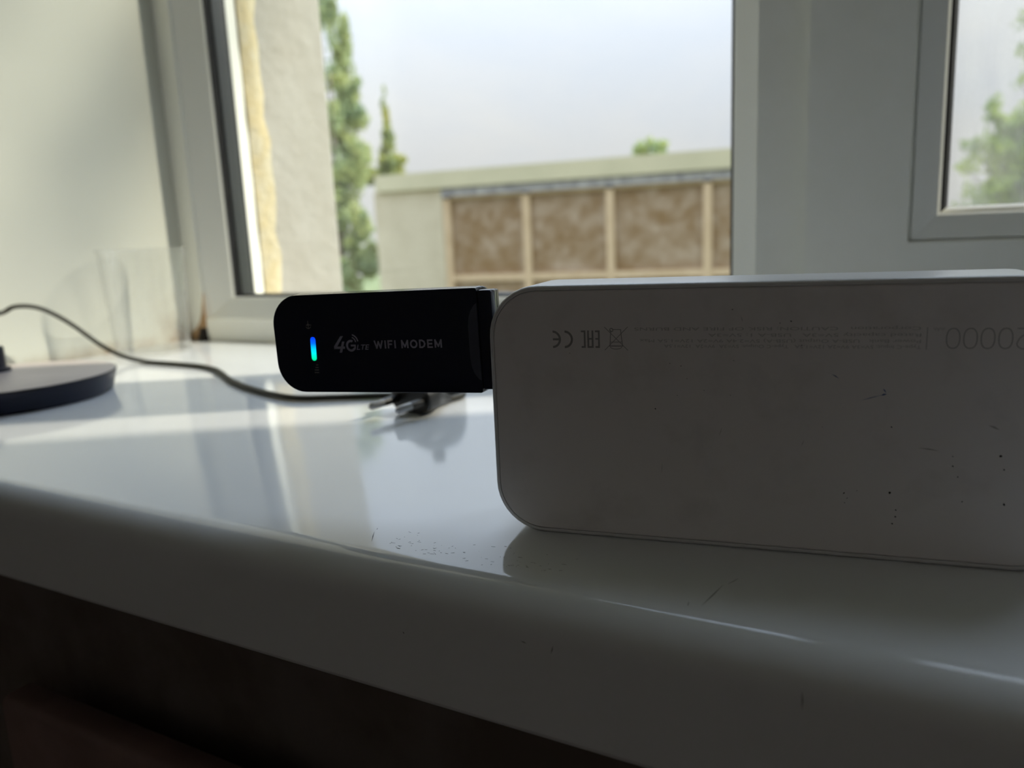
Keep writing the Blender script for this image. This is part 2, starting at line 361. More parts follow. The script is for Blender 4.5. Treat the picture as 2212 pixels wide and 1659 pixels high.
def shift(obs, d):
    for o_ in obs: o_.location = (-d * S, 0, 0)
OUT2 = (565.4, 997, 18, 1292); ST2 = (621, 941, 74, 1236)
shift(bars(w2, (565.2, 999.7, 0.3, 1299.5), (585, 980, 36, 1264), [('o', 1), (0, 1), (0, 62), ('o', 62)], 'pvc', ('frame_stile', 'frame_rail')), 565)
shift(bars(w2, OUT2, ST2, [('o', -12), ('o', -13), (-1.2, -14), (0, -12.6), (0, 31), (16, 31), (16, 46), (-34, 46), (-34, 0.6), ('o', 0.6)], 'pvc', ('sash_stile', 'sash_rail')), 565)
shift(bars(w2, OUT2, ST2, [(0.3, -11.0), (1.2, -12.2), (13.2, -9.6), (14.6, -8.0), (14.6, 7.5), (0.3, 7.5)], 'bead', ('bead_stile', 'bead_rail')), 565)
gk = bars(w2, OUT2, ST2, [(14.7, 1.0), (16.4, 1.6), (18.0, 4.5), (18.0, 8.0), (14.7, 8.0)], 'gasket', ('gasket', 'gasket')); shift(gk, 565)
gk[0].data.materials[0] = M['bead']
shift(bars(w2, OUT2, ST2, [(8, 12.1), (18, 12.1), (18, 26.9), (8, 26.9)], 'spacer', ('spacer', 'spacer')), 565)
X0, X1, Z0, Z1 = ST2[0] + 6, ST2[1] - 6, ST2[2] + 6, ST2[3] - 6
for y in (8.2, 27.2):
    p_ = MB().box(X0 - 565, X1 - 565, y, y + 3.6, Z0, Z1).build('pane', 'pane_dirty', w2)
w3 = empty('fill_window', (2430, -2400, 0)); st(w3, 'unseen side window added for fill light, with a drawn pale blind', 'window')  # window added out of view to lighten the surfaces facing the room
for nm_, bx_ in (('frame_stile', (-20, 30, -900, -840, 0, 1400)), ('frame_stile', (-20, 30, 840, 900, 0, 1400)), ('frame_rail', (-20, 30, -840, 840, 0, 60)), ('frame_rail', (-20, 30, -840, 840, 1340, 1400))):
    MB().box(*bx_).build(nm_, 'pvc', w3)
MB().box(4, 8, -840, 840, 60, 1340).build('pane', 'pane', w3)
link('blind', [(-14 - 2 * (i % 2), -838 + 42 * i, z) for i in range(41) for z in (62, 1338)], [(2 * i, 2 * i + 2, 2 * i + 3, 2 * i + 1) for i in range(40)], 'blind', w3)
# expanding-foam edge of the outer reveal
mb = MB(); rnd = random.Random(5); ring = []
for i in range(60):
    z = -10 + i * 22; ring.append([(40, 56.3, z), (46.5 + rnd.uniform(-1, 1), 56.3, z), (48 + rnd.uniform(-1.2, 1.2), 66, z), (46 + rnd.uniform(-.6, .6), 80 + rnd.uniform(-4, 4), z), (40, 82, z)])
mb.rings(ring); o = mb.build('trim_1', 'foam', smooth=60); st(o, 'yellowed strip of foam filler beside the left pane outside', 'trim')
# rusty stain crust and grimy sealant in the bottom corner of the frame
mb = MB(); pts = [(1, .2), (23, .2), (23.5, 46), (21.5, 38), (18.5, 26), (14, 17), (8, 11), (1, 8)]
mb.rings([[(x, -0.1, z) for x, z in pts], [(x * .985 + .15, -0.7, z * .97 + .1) for x, z in pts]]); o = mb.build('trim_2', 'rust', smooth=30); st(o, 'rusty brown stain in the left bottom corner of the window frame', 'trim')
mb = MB(); rnd = random.Random(9)
mb.rings([[(9 + z * .4, -0.7, z), (24.5 - z * 0.1, -0.8, z), (22 - z * .1, -6 + z * .4, z), (13 + z * .3, -4 + z * 0.25 + rnd.uniform(-.5, .5), z)] for z in (0.1, 2, 4, 7, 10, 12)])
o = mb.build('trim_3', 'grime', smooth=50); st(o, 'dark grimy sealant lump at the foot of the window frame', 'trim')

# ================================================================== power bank
PB = (524.6, -319.1, 0.0); YAW = R(9.73)
pb = empty('power_bank', PB, (0, 0, YAW)); tag(pb, 'large white power bank standing on its long edge on the sill', 'power bank')
def rrect(w, h, r, inset, seg=10, x0=0.0, z0=0.0):
    r = max(r - inset, 0.3); xa, xb, za, zb = x0 + inset, x0 + w - inset, z0 + inset, z0 + h - inset; o_ = []
    for cx_, cz_, a0 in ((xb - r, zb - r, 0), (xa + r, zb - r, 90), (xa + r, za + r, 180), (xb - r, za + r, 270)):
        for i in range(seg + 1):
            a = R(a0 + 90 * i / seg); o_.append((cx_ + r * math.cos(a), cz_ + r * math.sin(a)))
    return o_
LB, HB, RB = 150.6, 73.6, 14.8
def pbring(inset, y): return [(x, y, z) for x, z in rrect(LB, HB, RB, inset)]
body = MB().rings([pbring(1.45, 0.9), pbring(1.45, 0.10), pbring(1.30, 0.0), pbring(0.75, 0.08), pbring(0.30, 0.40), pbring(0.06, 1.0), pbring(0.0, 1.8), pbring(0.0, 24.5),
                   pbring(0.06, 25.2), pbring(0.30, 25.8), pbring(0.8, 26.2), pbring(1.4, 26.3)]).build('shell', 'bank_edge', pb, smooth=40)
panel = MB().rings([pbring(1.60, 0.85), pbring(1.60, 0.14), pbring(1.75, 0.03), pbring(2.2, 0.0)]).build('back_panel', 'bank', pb, smooth=40)
panel['label'] = 'scuffed white back panel with upside-down grey print'
def flat_text(txt, size, name, material, parent, x, z, y=-0.02, rot180=False, bold=0.0, shear=0.0, width=None, height=None, extr=0.02):
    """lettering in the xz plane facing -y; (x, z) is the left end of the baseline as it reads"""
    cu = bpy.data.curves.new(name, 'FONT'); cu.body = txt; cu.size = size; cu.offset = bold; cu.shear = shear; cu.resolution_u = 3
    tmp = bpy.data.objects.new(name, cu); col.objects.link(tmp)
    dg = bpy.context.evaluated_depsgraph_get(); dg.update()
    me = bpy.data.meshes.new_from_object(tmp.evaluated_get(dg)); bpy.data.objects.remove(tmp)
    vs = [v.co for v in me.vertices]; xa = min(v.x for v in vs); xb = max(v.x for v in vs); za = min(v.y for v in vs); zb = max(v.y for v in vs)
    kx = width / (xb - xa) if width else 1.0; kz = height / (zb - za) if height else kx
    sg = -1 if rot180 else 1
    for v in vs:
        X, Z = (v.x - xa) * kx, (v.y - (za if height else 0)) * kz
        v.xyz = ((x + sg * X) * S, y * S, (z + sg * Z) * S)
    me.name = name; me.materials.append(M[material]); o_ = bpy.data.objects.new(name, me); col.objects.link(o_); o_.parent = parent
    return o_
# upside-down print: CE, EAC and crossed-out bin marks, four lines of small type, a rule, mAh, 20000
def arcpoly(mbx, cx_, cz_, rx, rz, a0, a1, w, y=-0.02, n=28, p=2.0):
    v = []; f = []
    for i in range(n + 1):
        a = R(a0 + (a1 - a0) * i / n); c, s_ = math.cos(a), math.sin(a)
        c2 = math.copysign(abs(c) ** (2 / p), c); s2 = math.copysign(abs(s_) ** (2 / p), s_)
        for k in (-.5, .5): v.append((cx_ + (rx + k * w) * c2, y, cz_ + (rz + k * w) * s2))
    for i in range(n): f.append((2 * i, 2 * i + 1, 2 * i + 3, 2 * i + 2))
    mbx.add(v, f)
def seg(mbx, x0, z0, x1, z1, w, y=-0.02):
    d = Vector((x1 - x0, z1 - z0)).normalized(); n = Vector((-d.y, d.x)) * w / 2
    mbx.add([(x0 + n.x, y, z0 + n.y), (x1 + n.x, y, z1 + n.y), (x1 - n.x, y, z1 - n.y), (x0 - n.x, y, z0 - n.y)], [(0, 1, 2, 3)])
mb = MB()                                           # CE turned upside down
arcpoly(mb, 19.4, 58.35, 2.15, 2.2, -88, 88, 0.62); seg(mb, 19.5, 58.35, 21.3, 58.35, 0.6)
arcpoly(mb, 22.9, 58.35, 2.15, 2.2, -88, 88, 0.62)
mb.build('ce_mark', 'print', pb)
mb = MB()                                           # EAC turned upside down: C, A, E from the left
seg(mb, 28.75, 60.85, 28.75, 55.95, 0.5); seg(mb, 27.7, 60.6, 29, 60.6, 0.5); seg(mb, 27.8, 56.2, 29, 56.2, 0.5)
seg(mb, 29.75, 60.85, 29.75, 55.95, 0.5); seg(mb, 31.0, 60.85, 31.0, 55.95, 0.5); seg(mb, 29.5, 56.2, 31.25, 56.2, 0.5); seg(mb, 29.75, 58.5, 31.0, 58.5, 0.45)
seg(mb, 32.8, 60.85, 32.8, 55.95, 0.5); seg(mb, 31.7, 60.6, 33.05, 60.6, 0.5); seg(mb, 31.8, 56.2, 33.05, 56.2, 0.5); seg(mb, 31.8, 58.5, 33.05, 58.5, 0.45)
mb.build('eac_mark', 'print', pb)
mb = MB(); w_ = 0.17                                # crossed-out wheeled bin, upside down
seg(mb, 34.4, 61.8, 40.9, 55.3, w_); seg(mb, 40.9, 61.8, 34.4, 55.3, w_)
seg(mb, 36.2, 60.9, 35.9, 56.6, w_ * 1.3); seg(mb, 38.9, 61.2, 39.4, 56.6, w_ * 1.3); seg(mb, 36.6, 61.1, 38.9, 61.1, w_); seg(mb, 35.7, 56.5, 39.6, 56.5, w_ * 1.5); seg(mb, 36.0, 57.6, 39.2, 57.6, w_)
arcpoly(mb, 37.6, 56.3, 1.6, 0.65, 180, 360, w_); arcpoly(mb, 36.35, 60.95, 0.45, 0.45, 0, 360, 0.25)
mb.build('bin_mark', 'print', pb)
rows = [('Type-C Input: 5V=3A 9V=2A 12V=1.5A', 'Type-C Output: 5V=3A  9V=2A  12V=1.5A', 57.25, 113.3, 50.8),
        ('Power Bank', 'USB-A Output (USB-A) 5V=2.4A 9V=2A 12V=1.5A Max', 58.7, 113.2, 44.2),
        ('Rated capacity 5V=3A', 'USB-A 1: 5V=3A', 60.25, 113.2, 62.4),
        ('Corporation', 'CAUTION: RISK OF FIRE AND BURNS', 61.9, 113.1, 42.7)]
for a, b, z, xr, xl in rows:
    L = xr - xl
    flat_text(a + '   ' + b, 1.3, 'small_print', 'print_faint', pb, xr, z, rot180=True, width=L, height=1.15)
mb = MB(); seg(mb, 114.5, 61.4, 114.45, 55.95, 0.14); mb.build('rule_line', 'print', pb)
flat_text('mAh', 1.1, 'unit_print', 'print_faint', pb, 118.2, 61.4, rot180=True, width=2.3, height=0.9)
for i in range(4):
    mb = MB(); arcpoly(mb, 120.15 + 3.69 * i, 58.72, 1.42, 2.42, 0, 360, 0.20, n=44, p=2.35); mb.build('digit_zero', 'print', pb)
mb = MB()                                           # the 2, upside down
xc = 135.0
arcpoly(mb, xc, 57.55, 1.42, 1.32, 180, 360, 0.2, n=24); arcpoly(mb, xc + 0.2, 57.55, 1.22, 1.5, 0, 35, 0.2, n=6) 
seg(mb, xc - 1.42, 57.55, xc - 1.0, 58.7, 0.2); seg(mb, xc - 1.0, 58.7, xc + 1.45, 61.1, 0.2); seg(mb, xc - 1.5, 61.1, xc + 1.5, 61.1, 0.2)
mb.build('digit_two', 'print', pb)
# grime specks, smears and pen marks on the panel
specks = [(107.91, 18.76, 0.36), (109.51, 14.2, 0.3), (109.48, 12.44, 0.22), (108.8, 10.5, 0.26), (97.08, 17.96, 0.29), (97.9, 16.62, 0.22), (97.33, 15.31, 0.17), (100.16, 18.8, 0.13), (107.6, 36.12, 0.24), (121.8, 26.7, 0.3), (123.08, 23.91, 0.26), (124.4, 17.56, 0.26), (121.67, 29.16, 0.17), (132.04, 29.75, 0.42), (132.95, 26.34, 0.26), (133.52, 17.47, 0.36), (68.55, 66.29, 0.2), (52.29, 51.79, 0.16), (55.26, 51.13, 0.16), (69.02, 52.73, 0.13), (48.23, 39.02, 0.24), (56.85, 47.65, 0.13), (61.39, 44.55, 0.15), (54.23, 42.97, 0.15), (68.27, 43.32, 0.13), (24.33, 54.39, 0.16), (83.11, 63.1, 0.24), (80.43, 62.64, 0.13), (85.82, 56.88, 0.2), (91.29, 35.56, 0.12)]
mb = MB(); rnd = random.Random(2)
for x, z, r in specks:
    a0 = rnd.uniform(0, 6); el = rnd.uniform(0.5, 1.0)
    pts = [(x + math.cos(a0) * r * c - math.sin(a0) * r * el * s_, z + math.sin(a0) * r * c + math.cos(a0) * r * el * s_) for c, s_ in ((math.cos(t_) * rnd.uniform(.6, 1.15), math.sin(t_) * rnd.uniform(.6, 1.15)) for t_ in [i * math.pi * 2 / 7 for i in range(7)])]
    mb.rings([[(px, 0.0, pz) for px, pz in pts], [(x + (px - x) * .8, -0.06, z + (pz - z) * .8) for px, pz in pts]])
g_ = mb.build('grime_specks', 'grime', pb); g_['kind'] = 'stuff'; g_['label'] = 'tiny black specks of dirt on the white panel'
mb = MB(); pn = (0, -1, 0)
for (xa, za), (xb, zb), w in [((70.67, 64.63), (71.27, 62.81), .18), ((66.16, 34.58), (65.33, 31.96), .16), ((128.92, 37.4), (131.4, 36.3), .55), ((113.94, 31.0), (118.73, 30.4), .35), ((87, 32), (86.3, 30), .15), ((50, 24), (49.8, 20.5), .12)]:
    sliver(mb, (xa, 0, za), (xb, 0, zb), w, pn)
g_ = mb.build('smears', 'smudge', pb); g_['kind'] = 'stuff'; g_['label'] = 'faint grey smears on the white panel'
mb = MB()
for (xa, za), (xb, zb), w in [((93.2, 49.5), (94.9, 48.4), .22), ((100.28, 42.81), (105.0, 44.3), .16), ((104.8, 44.2), (106.2, 44.6), .45), ((105.2, 46.0), (106.0, 44.9), .3)]:
    sliver(mb, (xa, 0, za), (xb, 0, zb), w, pn)
g_ = mb.build('pen_marks', 'ink', pb); g_['kind'] = 'stuff'; g_['label'] = 'small blue pen marks on the white panel'

# ================================================================== wifi modem plugged into the end of the power bank
rz = Matrix.Rotation(YAW, 3, 'Z'); base = Vector(PB) + rz @ Vector((-5.1, 6.5, 40.5))
md = empty('wifi_modem', base, (0, -R(1.1), YAW)); tag(md, 'black usb wifi modem stick plugged into the end of the power bank', 'modem')
LM, HM = 73.4, 32.7
def mring(inset, y, x1=0.0, rl=10.2, rr_=1.0, xl=-LM, z0=0.0, z1=HM, ri=None):
    ri = inset if ri is None else ri
    xa, xb, za, zb = xl + inset, x1 - ri, z0 + inset, z1 - inset; o_ = []
    for cx_, cz_, a0, r in ((xb, zb, 0, rr_), (xa, zb, 90, rl), (xa, za, 180, rl), (xb, za, 270, rr_)):
        r = max(r - inset, 0.15); sx_ = -1 if a0 in (0, 270) else 1; sz_ = -1 if a0 in (0, 90) else 1
        for i in range(11):
            a = R(a0 + 9 * i); o_.append((cx_ + sx_ * r + r * math.cos(a), y, cz_ + sz_ * r + r * math.sin(a)))
    return o_
MB().rings([mring(0.9, 0.0, ri=0.25), mring(0.45, 0.05, ri=0.1), mring(0.3, 0.2, ri=0.05), mring(0.0, 4.9, ri=0), mring(0.1, 5.2, ri=0)]).build('front_cover', 'modem', md, smooth=30)
MB().rings([mring(0.3, 5.3, ri=0), mring(0.1, 5.5, ri=0), mring(0.3, 7.5, ri=0), mring(1.0, 9.3, ri=0), mring(2.2, 10.6, ri=0.2), mring(4.0, 11.4, ri=0.6), mring(6.0, 11.6, ri=1)]).build('back_cover', 'modem_back', md, smooth=30)
def cring(i, y): return mring(i, y, x1=4.55, rl=0.8, rr_=0.8, xl=0.02, z0=1.3, z1=31.7, ri=i)
MB().rings([cring(0.5, 0.35), cring(0.15, 0.45), cring(0.0, 0.9), cring(0.0, 4.9), cring(0.1, 5.1)]).build('collar_front', 'modem', md, smooth=30)
MB().rings([cring(0.25, 5.2), cring(0.1, 5.5), cring(0.3, 7.5), cring(0.9, 9.0), cring(1.6, 10.2), cring(1.9, 10.8)]).build('collar_back', 'modem_back', md, smooth=30)
MB().box(4.4, 16.0, 4.3, 8.8, 10.2, 22.2).build('usb_plug', 'steel', md)
# thumb notch: half-moon recess at the collar end
pts = [(-0.30, 27.9), (-1.2, 27.2), (-2.3, 25.6), (-3.1, 23.6), (-3.45, 21.0), (-3.5, 16.0), (-3.45, 11.0), (-3.1, 8.4), (-2.3, 6.2), (-1.2, 4.8), (-0.30, 4.2)]
mb = MB(); mb.rings([[(x, 0.02, z) for x, z in pts], [(x, -0.05, z) for x, z in pts]]); o = mb.build('thumb_notch', 'notch', md); o['label'] = 'dull grey half-moon thumb notch'
# light strip
def pill(x0, z0, x1, z1, r, y0, y1):
    d = Vector((x1 - x0, z1 - z0)); a0 = math.atan2(d.y, d.x); p_ = []
    for cx_, cz_, b in ((x1, z1, -90), (x0, z0, 90)):
        for i in range(9): a = a0 + R(b + 180 * i / 8); p_.append((cx_ + r * math.cos(a), cz_ + r * math.sin(a)))
    return MB().rings([[(x, y0, z) for x, z in p_], [(x, y1, z) for x, z in p_]])
o = pill(-58.62, 11.75, -58.42, 17.75, 0.93, 0.1, -0.06).build('light_strip', 'led', md); o['label'] = 'glowing light strip, blue above and green below'
# printing
def strokes(txt, x, z, h, gap, w, name):
    G = {'W': (1.25, [[(0, 1), (.25, 0), (.5, .9), (.75, 0), (1, 1)]]), 'I': (.0, [[(0, 0), (0, 1)]]), 'F': (.6, [[(0, 0), (0, 1), (1, 1)], [(0, .52), (.85, .52)]]),
         'M': (.92, [[(0, 0), (0, 1), (.5, .12), (1, 1), (1, 0)]]), 'D': (.78, [[(0, 0), (0, 1), (.45, 1), (.85, .82), (1, .5), (.85, .18), (.45, 0), (0, 0)]]),
         'E': (.66, [[(1, 0), (0, 0), (0, 1), (1, 1)], [(0, .5), (.9, .5)]]), 'O': (.95, [[(.5 + .5 * math.cos(R(a_)), .5 + .5 * math.sin(R(a_))) for a_ in range(0, 361, 20)]]), ' ': (.12, [])}
    mbx = MB()
    for ch in txt:
        wd, pl = G[ch]; wd *= h
        for line in pl:
            for k in range(len(line) - 1):
                (xa, za), (xb, zb) = line[k], line[k + 1]; d = Vector(((xb - xa) * wd, (zb - za) * h)).normalized() * w * 0.42
                seg(mbx, x + xa * wd - d.x, z + za * h - d.y, x + xb * wd + d.x, z + zb * h + d.y, w, -0.03 - 0.002 * (k % 3))
        x += wd + gap
    return mbx.build(name, 'mprint', md), x
strokes('WIFI MODEM', -35.85, 14.75, 2.15, 1.08, 0.53, 'model_print')
mb = MB()     # 4 of the 4G mark
def quad(mbx, pts_, y=-0.03): mbx.add([(x, y, z) for x, z in pts_], [tuple(range(len(pts_)))])
quad(mb, [(-50.75, 14.75), (-50.75, 15.45), (-48.05, 18.75), (-47.05, 18.75), (-49.5, 15.45)]); quad(mb, [(-50.75, 14.6), (-50.75, 15.4), (-46.7, 15.4), (-46.7, 14.6)]); quad(mb, [(-48.9, 13.4), (-47.6, 17.0), (-46.7, 17.0), (-47.95, 13.4)])
mb.build('mark_four', 'mprint', md)
mb = MB(); arcpoly(mb, -44.45, 15.6, 1.45, 1.55, 62, 330, 0.75, y=-0.03); quad(mb, [(-44.5, 15.35), (-44.5, 15.95), (-42.7, 15.95), (-42.7, 15.35)]); quad(mb, [(-43.35, 14.4), (-43.2, 15.4), (-42.7, 15.4), (-42.85, 14.4)])
mb.build('mark_g', 'mprint', md)
mb = MB(); arcpoly(mb, -44.4, 16.6, 1.75, 1.75, 5, 72, 0.35, y=-0.03, n=12); arcpoly(mb, -44.4, 16.6, 2.6, 2.6, 8, 75, 0.4, y=-0.03, n=12); mb.build('mark_waves', 'mprint', md)
flat_text('LTE', 2, 'mark_lte', 'mprint', md, -42.5, 14.25, y=-0.03, bold=0.02, shear=0.25, width=4.7, height=1.65)
mb = MB()     # signal mark above the light strip, bar mark below it
arcpoly(mb, -59.6, 22.4, 0.9, 0.9, 200, 340, 0.25, y=-0.03, n=10); arcpoly(mb, -59.6, 22.4, 0.5, 0.5, 20, 160, 0.25, y=-0.03, n=10); seg(mb, -60.4, 22.6, -58.4, 22.6, 0.25, -0.03); seg(mb, -59.6, 21.3, -59.6, 24.0, 0.25, -0.03)
mb.build('signal_mark', 'mprint_dim', md)
mb = MB()
for i, w in enumerate((1.7, 1.6, 1.2, 0.9)): seg(mb, -57.35 - w, 6.9 + 0.85 * i, -57.35, 6.9 + 0.85 * i, 0.34, -0.03)
mb.build('bar_mark', 'mprint_dim', md)

# ================================================================== things on the sill
# round dark base with a short post, at the left edge
db = empty('stand_base', (127, -247, 0)); tag(db, 'round dark stand base with grey top, coloured as sunlit, at the left edge', 'stand')
MB().lathe([(60.5, 0.3), (62.0, 1.2), (64.2, 9.0), (65.2, 12.6), (65.2, 13.6), (64.6, 13.9)], 0, 0, 72).build('disc', 'disc_side', db, smooth=35)
MB().lathe([(64.5, 13.6), (64.5, 14.05), (64.0, 14.2), (40, 14.35), (0.5, 14.4)], 0, 0, 72, cap0=False).build('disc_top', 'disc_top', db, smooth=35)
MB().lathe([(11.5, 14.2), (11.5, 16.5), (9.2, 17.3), (9, 18), (9, 29.8), (8.4, 30.6), (0.4, 30.7)], -30.4, 11, 32).build('post', 'disc_side', db, smooth=35)

# black mains cord with plug
cp = [(96.4, -236.3, 31.0), (95.2, -237, 35), (89, -238, 41), (75, -238, 47), (55, -228, 50), (40, -212, 49), (30, -189, 46.9), (31, -180, 50.4), (32, -171.4, 50.5), (33, -162.9, 48.4), (34, -154.5, 44), (36, -145.8, 37.4), (39, -138, 29.8), (43, -132.5, 22.7), (49, -127, 15), (58, -122.5, 8.5), (70, -120, 4.2), (86, -119.5, 2.2), (100, -121.3, 1.9), (130.8, -122.5, 1.9), (161.7, -125.2, 1.9), (186.2, -132.9, 1.9), (210.3, -147, 1.9), (237.3, -163.7, 1.9), (270.5, -179.1, 1.9), (304.2, -190.4, 1.9), (324, -192.3, 1.9), (344, -184, 1.9), (366, -173, 1.9), (388, -165.5, 1.9), (397.5, -158, 1.9), (403, -153, 1.9), (408, -154, 1.9), (410.5, -160, 2.0), (410.2, -166, 2.1), (409.6, -171, 2.4)]
pc = empty('mains_lead', (404, -198, 0)); tag(pc, 'thin black power cord with a two-pin plug lying across the sill', 'lead')
off = Vector((404, -198, 0))
MB().tube([p_ - off for p_ in catmull(cp, 6)], 1.75, 10).build('cord', 'rubber', pc, smooth=True)
pv = Vector((-0.15, -0.98, -0.05)).normalized(); lv = Vector((0.98, -0.15, 0)).normalized(); uv = lv.cross(pv).normalized() * -1
if uv.z < 0: uv = -uv
c0 = Vector((405.2, -199.5, 7.6))
def prow(t_, hw, hh, drop=0.0):
    c = c0 - pv * t_ - off - Vector((0, 0, drop)); o_ = []
    for i in range(20):
        a = 2 * math.pi * i / 20; ca, sa = math.cos(a), math.sin(a)
        o_.append(c + lv * (hw * math.copysign(abs(ca) ** .55, ca)) + uv * (hh * math.copysign(abs(sa) ** .7, sa)))
    return o_
MB().rings([prow(0, 13.0, 6.3), prow(0.8, 13.8, 6.9), prow(7, 13.6, 6.8), prow(12, 12.0, 6.4), prow(17, 8.0, 5.0, 1.8), prow(22, 4.6, 3.8, 3.8), prow(26, 3.0, 2.8, 5.2), prow(29, 2.2, 2.2, 6.4)]).build('plug_body', 'plug', pc, smooth=40)
for s_ in (-9.5, 9.5):
    a = c0 + lv * s_ - off; L_ = 18.5
    pin = MB().tube([a - pv * 1, a + pv * L_ * 0.5, a + pv * (L_ * 0.5 + 0.1), a + pv * (L_ - 1.2), a + pv * L_], [2.0, 2.0, 1.95, 1.95, 1.1], 14).build('pin', 'steel', pc, smooth=40)
    MB().tube([a + pv * 0.1, a + pv * L_ * 0.5], 2.1, 14).build('pin_sleeve', 'plug', pin, smooth=40)

# clear plastic cup in the corner
cu_ = empty('clear_cup', (42, -74, 0)); tag(cu_, 'clear transparent plastic cup standing in the window corner', 'cup')
MB().lathe([(0.5, 3.0), (29.5, 3.0), (30.2, 4.5), (32.5, 50), (34.2, 86.5), (35.4, 87.2), (35.6, 88.6), (34.6, 89.2), (33.6, 88.5), (33.2, 86), (31.5, 50), (29.0, 5.2), (28.3, 4.2), (0.5, 4.2)], 0, 0, 48, False, False).build('wall_of_cup', 'cup', cu_, smooth=50)
MB().lathe([(28.8, 0.3), (29.4, 0.6), (30.0, 3.2), (28.6, 3.0), (28.0, 0.4)], 0, 0, 48, False, False).build('foot_ring', 'cup', cu_, smooth=50)

# small squat bottle hidden behind the modem, mirrored in the sill
bo = empty('small_bottle', (379.5, -140, 0)); tag(bo, 'small squat grey bottle with thin neck behind the modem, mirrored in the sill', 'bottle')
MB().lathe([(16.5, 0.3), (17.8, 0.8), (18.2, 2.5), (18.2, 20), (17.8, 24), (16.2, 29), (13.0, 33.5), (8.5, 36.3), (4.6, 37.3), (3.9, 38), (3.8, 39.5)], 0, 0, 40).build('body', 'bottle', bo, smooth=40)
MB().lathe([(3.9, 39.4), (4.0, 40), (4.0, 45.2), (3.4, 46.2), (0.3, 46.5)], 0, 0, 24).build('cap', 'bottle_cap', bo, smooth=40)

# ------------------------------------------------------------------ radiator under the sill
ra = empty('radiator', (262, -332, -600)); tag(ra, 'dark panel radiator under the window sill, bottom left', 'radiator')
prof = [(-341, -600), (-341, -119), (-340, -116.5), (-338, -115.2), (-334, -115), (-328, -115), (-326, -116), (-325.5, -118), (-325.5, -600)]
MB().rings([[(x - 262, y + 332, z + 600) for y, z in prof] for x in (262, 262.3, 1180)]).build('panel', 'radiator', ra, smooth=40)
for x in (340, 1100): MB().box(x - 262, x - 240, 6.2, 25.0, 300, 460).build('bracket', 'steel', ra)

# ================================================================== outside
def leaves(blobs, n, size, seed, flat=0.6):
    """blobs: (x, y, z, r_horizontal, r_vertical) in metres"""
    rnd = random.Random(seed); mbx = MB(); vol = [b[3] * b[3] * b[4] for b in blobs]; tot = sum(v ** 0.75 for v in vol)
    def ball():
        while True:
            p_ = Vector((rnd.uniform(-1, 1), rnd.uniform(-1, 1), rnd.uniform(-1, 1)))
            if p_.length < 1: return p_
    for b, v in zip(blobs, vol):
        cl_ = [(ball(), rnd.uniform(0.26, 0.55)) for _ in range(16)]          # sprays of leaves make up each bough
        for i in range(max(12, int(n * v ** 0.75 / tot))):
            k_, r_ = rnd.choice(cl_); p_ = k_ * 0.95 + ball() * r_
            c = Vector(b[:3]) + Vector((p_.x * b[3], p_.y * b[3], p_.z * b[4]))
            e = Euler((rnd.uniform(0, 6.3), rnd.uniform(0, 6.3), rnd.uniform(0, 6.3))).to_matrix(); s_ = size * rnd.uniform(0.6, 1.25)
            q = [Vector((-.5, 0, 0)), Vector((0, -.3, .08)), Vector((.55, 0, -.04)), Vector((0, .3, .08))]
            mbx.add([c + e @ (x * s_) for x in q], [(0, 1, 2), (0, 2, 3)])
    return mbx
def tree(name, label, blobs, n, size, seed, leaf, gz, trunk_r, group=None):
    bx, by = blobs[-1][0], blobs[-1][1]; top = max(blobs, key=lambda b: b[2])
    root = bpy.data.objects.new(name, None); col.objects.link(root); root.location = (bx, by, gz); root.empty_display_size = 0.3
    tag(root, label, 'tree', group); loc = Vector((bx, by, gz))
    mbx = leaves([(b[0] - bx, b[1] - by, b[2] - gz, b[3], b[4]) for b in blobs], n, size, seed)
    fo = mbx.build('foliage', leaf, root, scale=1.0); fo['kind'] = 'stuff'
    mid = Vector((blobs[len(blobs) // 2][0], blobs[len(blobs) // 2][1], blobs[len(blobs) // 2][2]))
    t_ = Vector(top[:3]); hz_ = blobs[-1][2] - gz; pts_ = [Vector((0, 0, 0)), Vector((0.03, 0, hz_ * 0.5)), Vector((0, 0.03, hz_)), Vector(((t_.x - bx) * 0.4, (t_.y - by) * 0.4, hz_ + (t_.z - blobs[-1][2]) * 0.75))]
    MB().tube(catmull(pts_, 5), [trunk_r * (1 - 0.055 * i) for i in range(16)], 8).build('trunk', 'bark', root, True, 1.0)
    for i, b in enumerate(blobs):
        c = Vector(b[:3]) - loc; s0 = Vector((c.x * 0.6, c.y * 0.6, c.z - b[4] * 1.2 - 0.1))
        near = Vector((0, 0, min(hz_, c.z)))
        MB().tube([near, (near + c) / 2 + Vector((0, 0, -0.05)), c], [trunk_r * .18, trunk_r * .12, trunk_r * .05], 5).build('branch', 'bark', root, True, 1.0)
    return root
GZ = -4.2
g_ = MB().box(-60, 60, 0.5, 90, GZ - 0.2, GZ).build('ground', 'ground', scale=1.0); st(g_, 'green ground far below outside the window', 'ground')
A = [(-9.75, 12.0, 3.81, 0.24, 0.53), (-9.65, 11.87, 2.94, 0.30, 0.53), (-9.55, 11.77, 2.24, 0.42, 0.53), (-9.53, 11.63, 1.55, 0.46, 0.53), (-9.75, 11.4, 0.87, 0.46, 0.62), (-9.34, 11.49, 0.30, 0.36, 0.45), (-9.34, 11.33, -0.28, 0.49, 0.53), (-10.13, 11.93, 4.43, 0.22, 0.44), (-9.92, 12.06, 4.51, 0.11, 0.27), (-9.45, 11.11, -0.96, 0.62, 0.62)]
tree('tall_tree', 'tall pale green tree beyond the left pane, nearest the reveal', A, 12000, 0.12, 1, 'leaf_a', GZ, 0.10, 'trees outside')
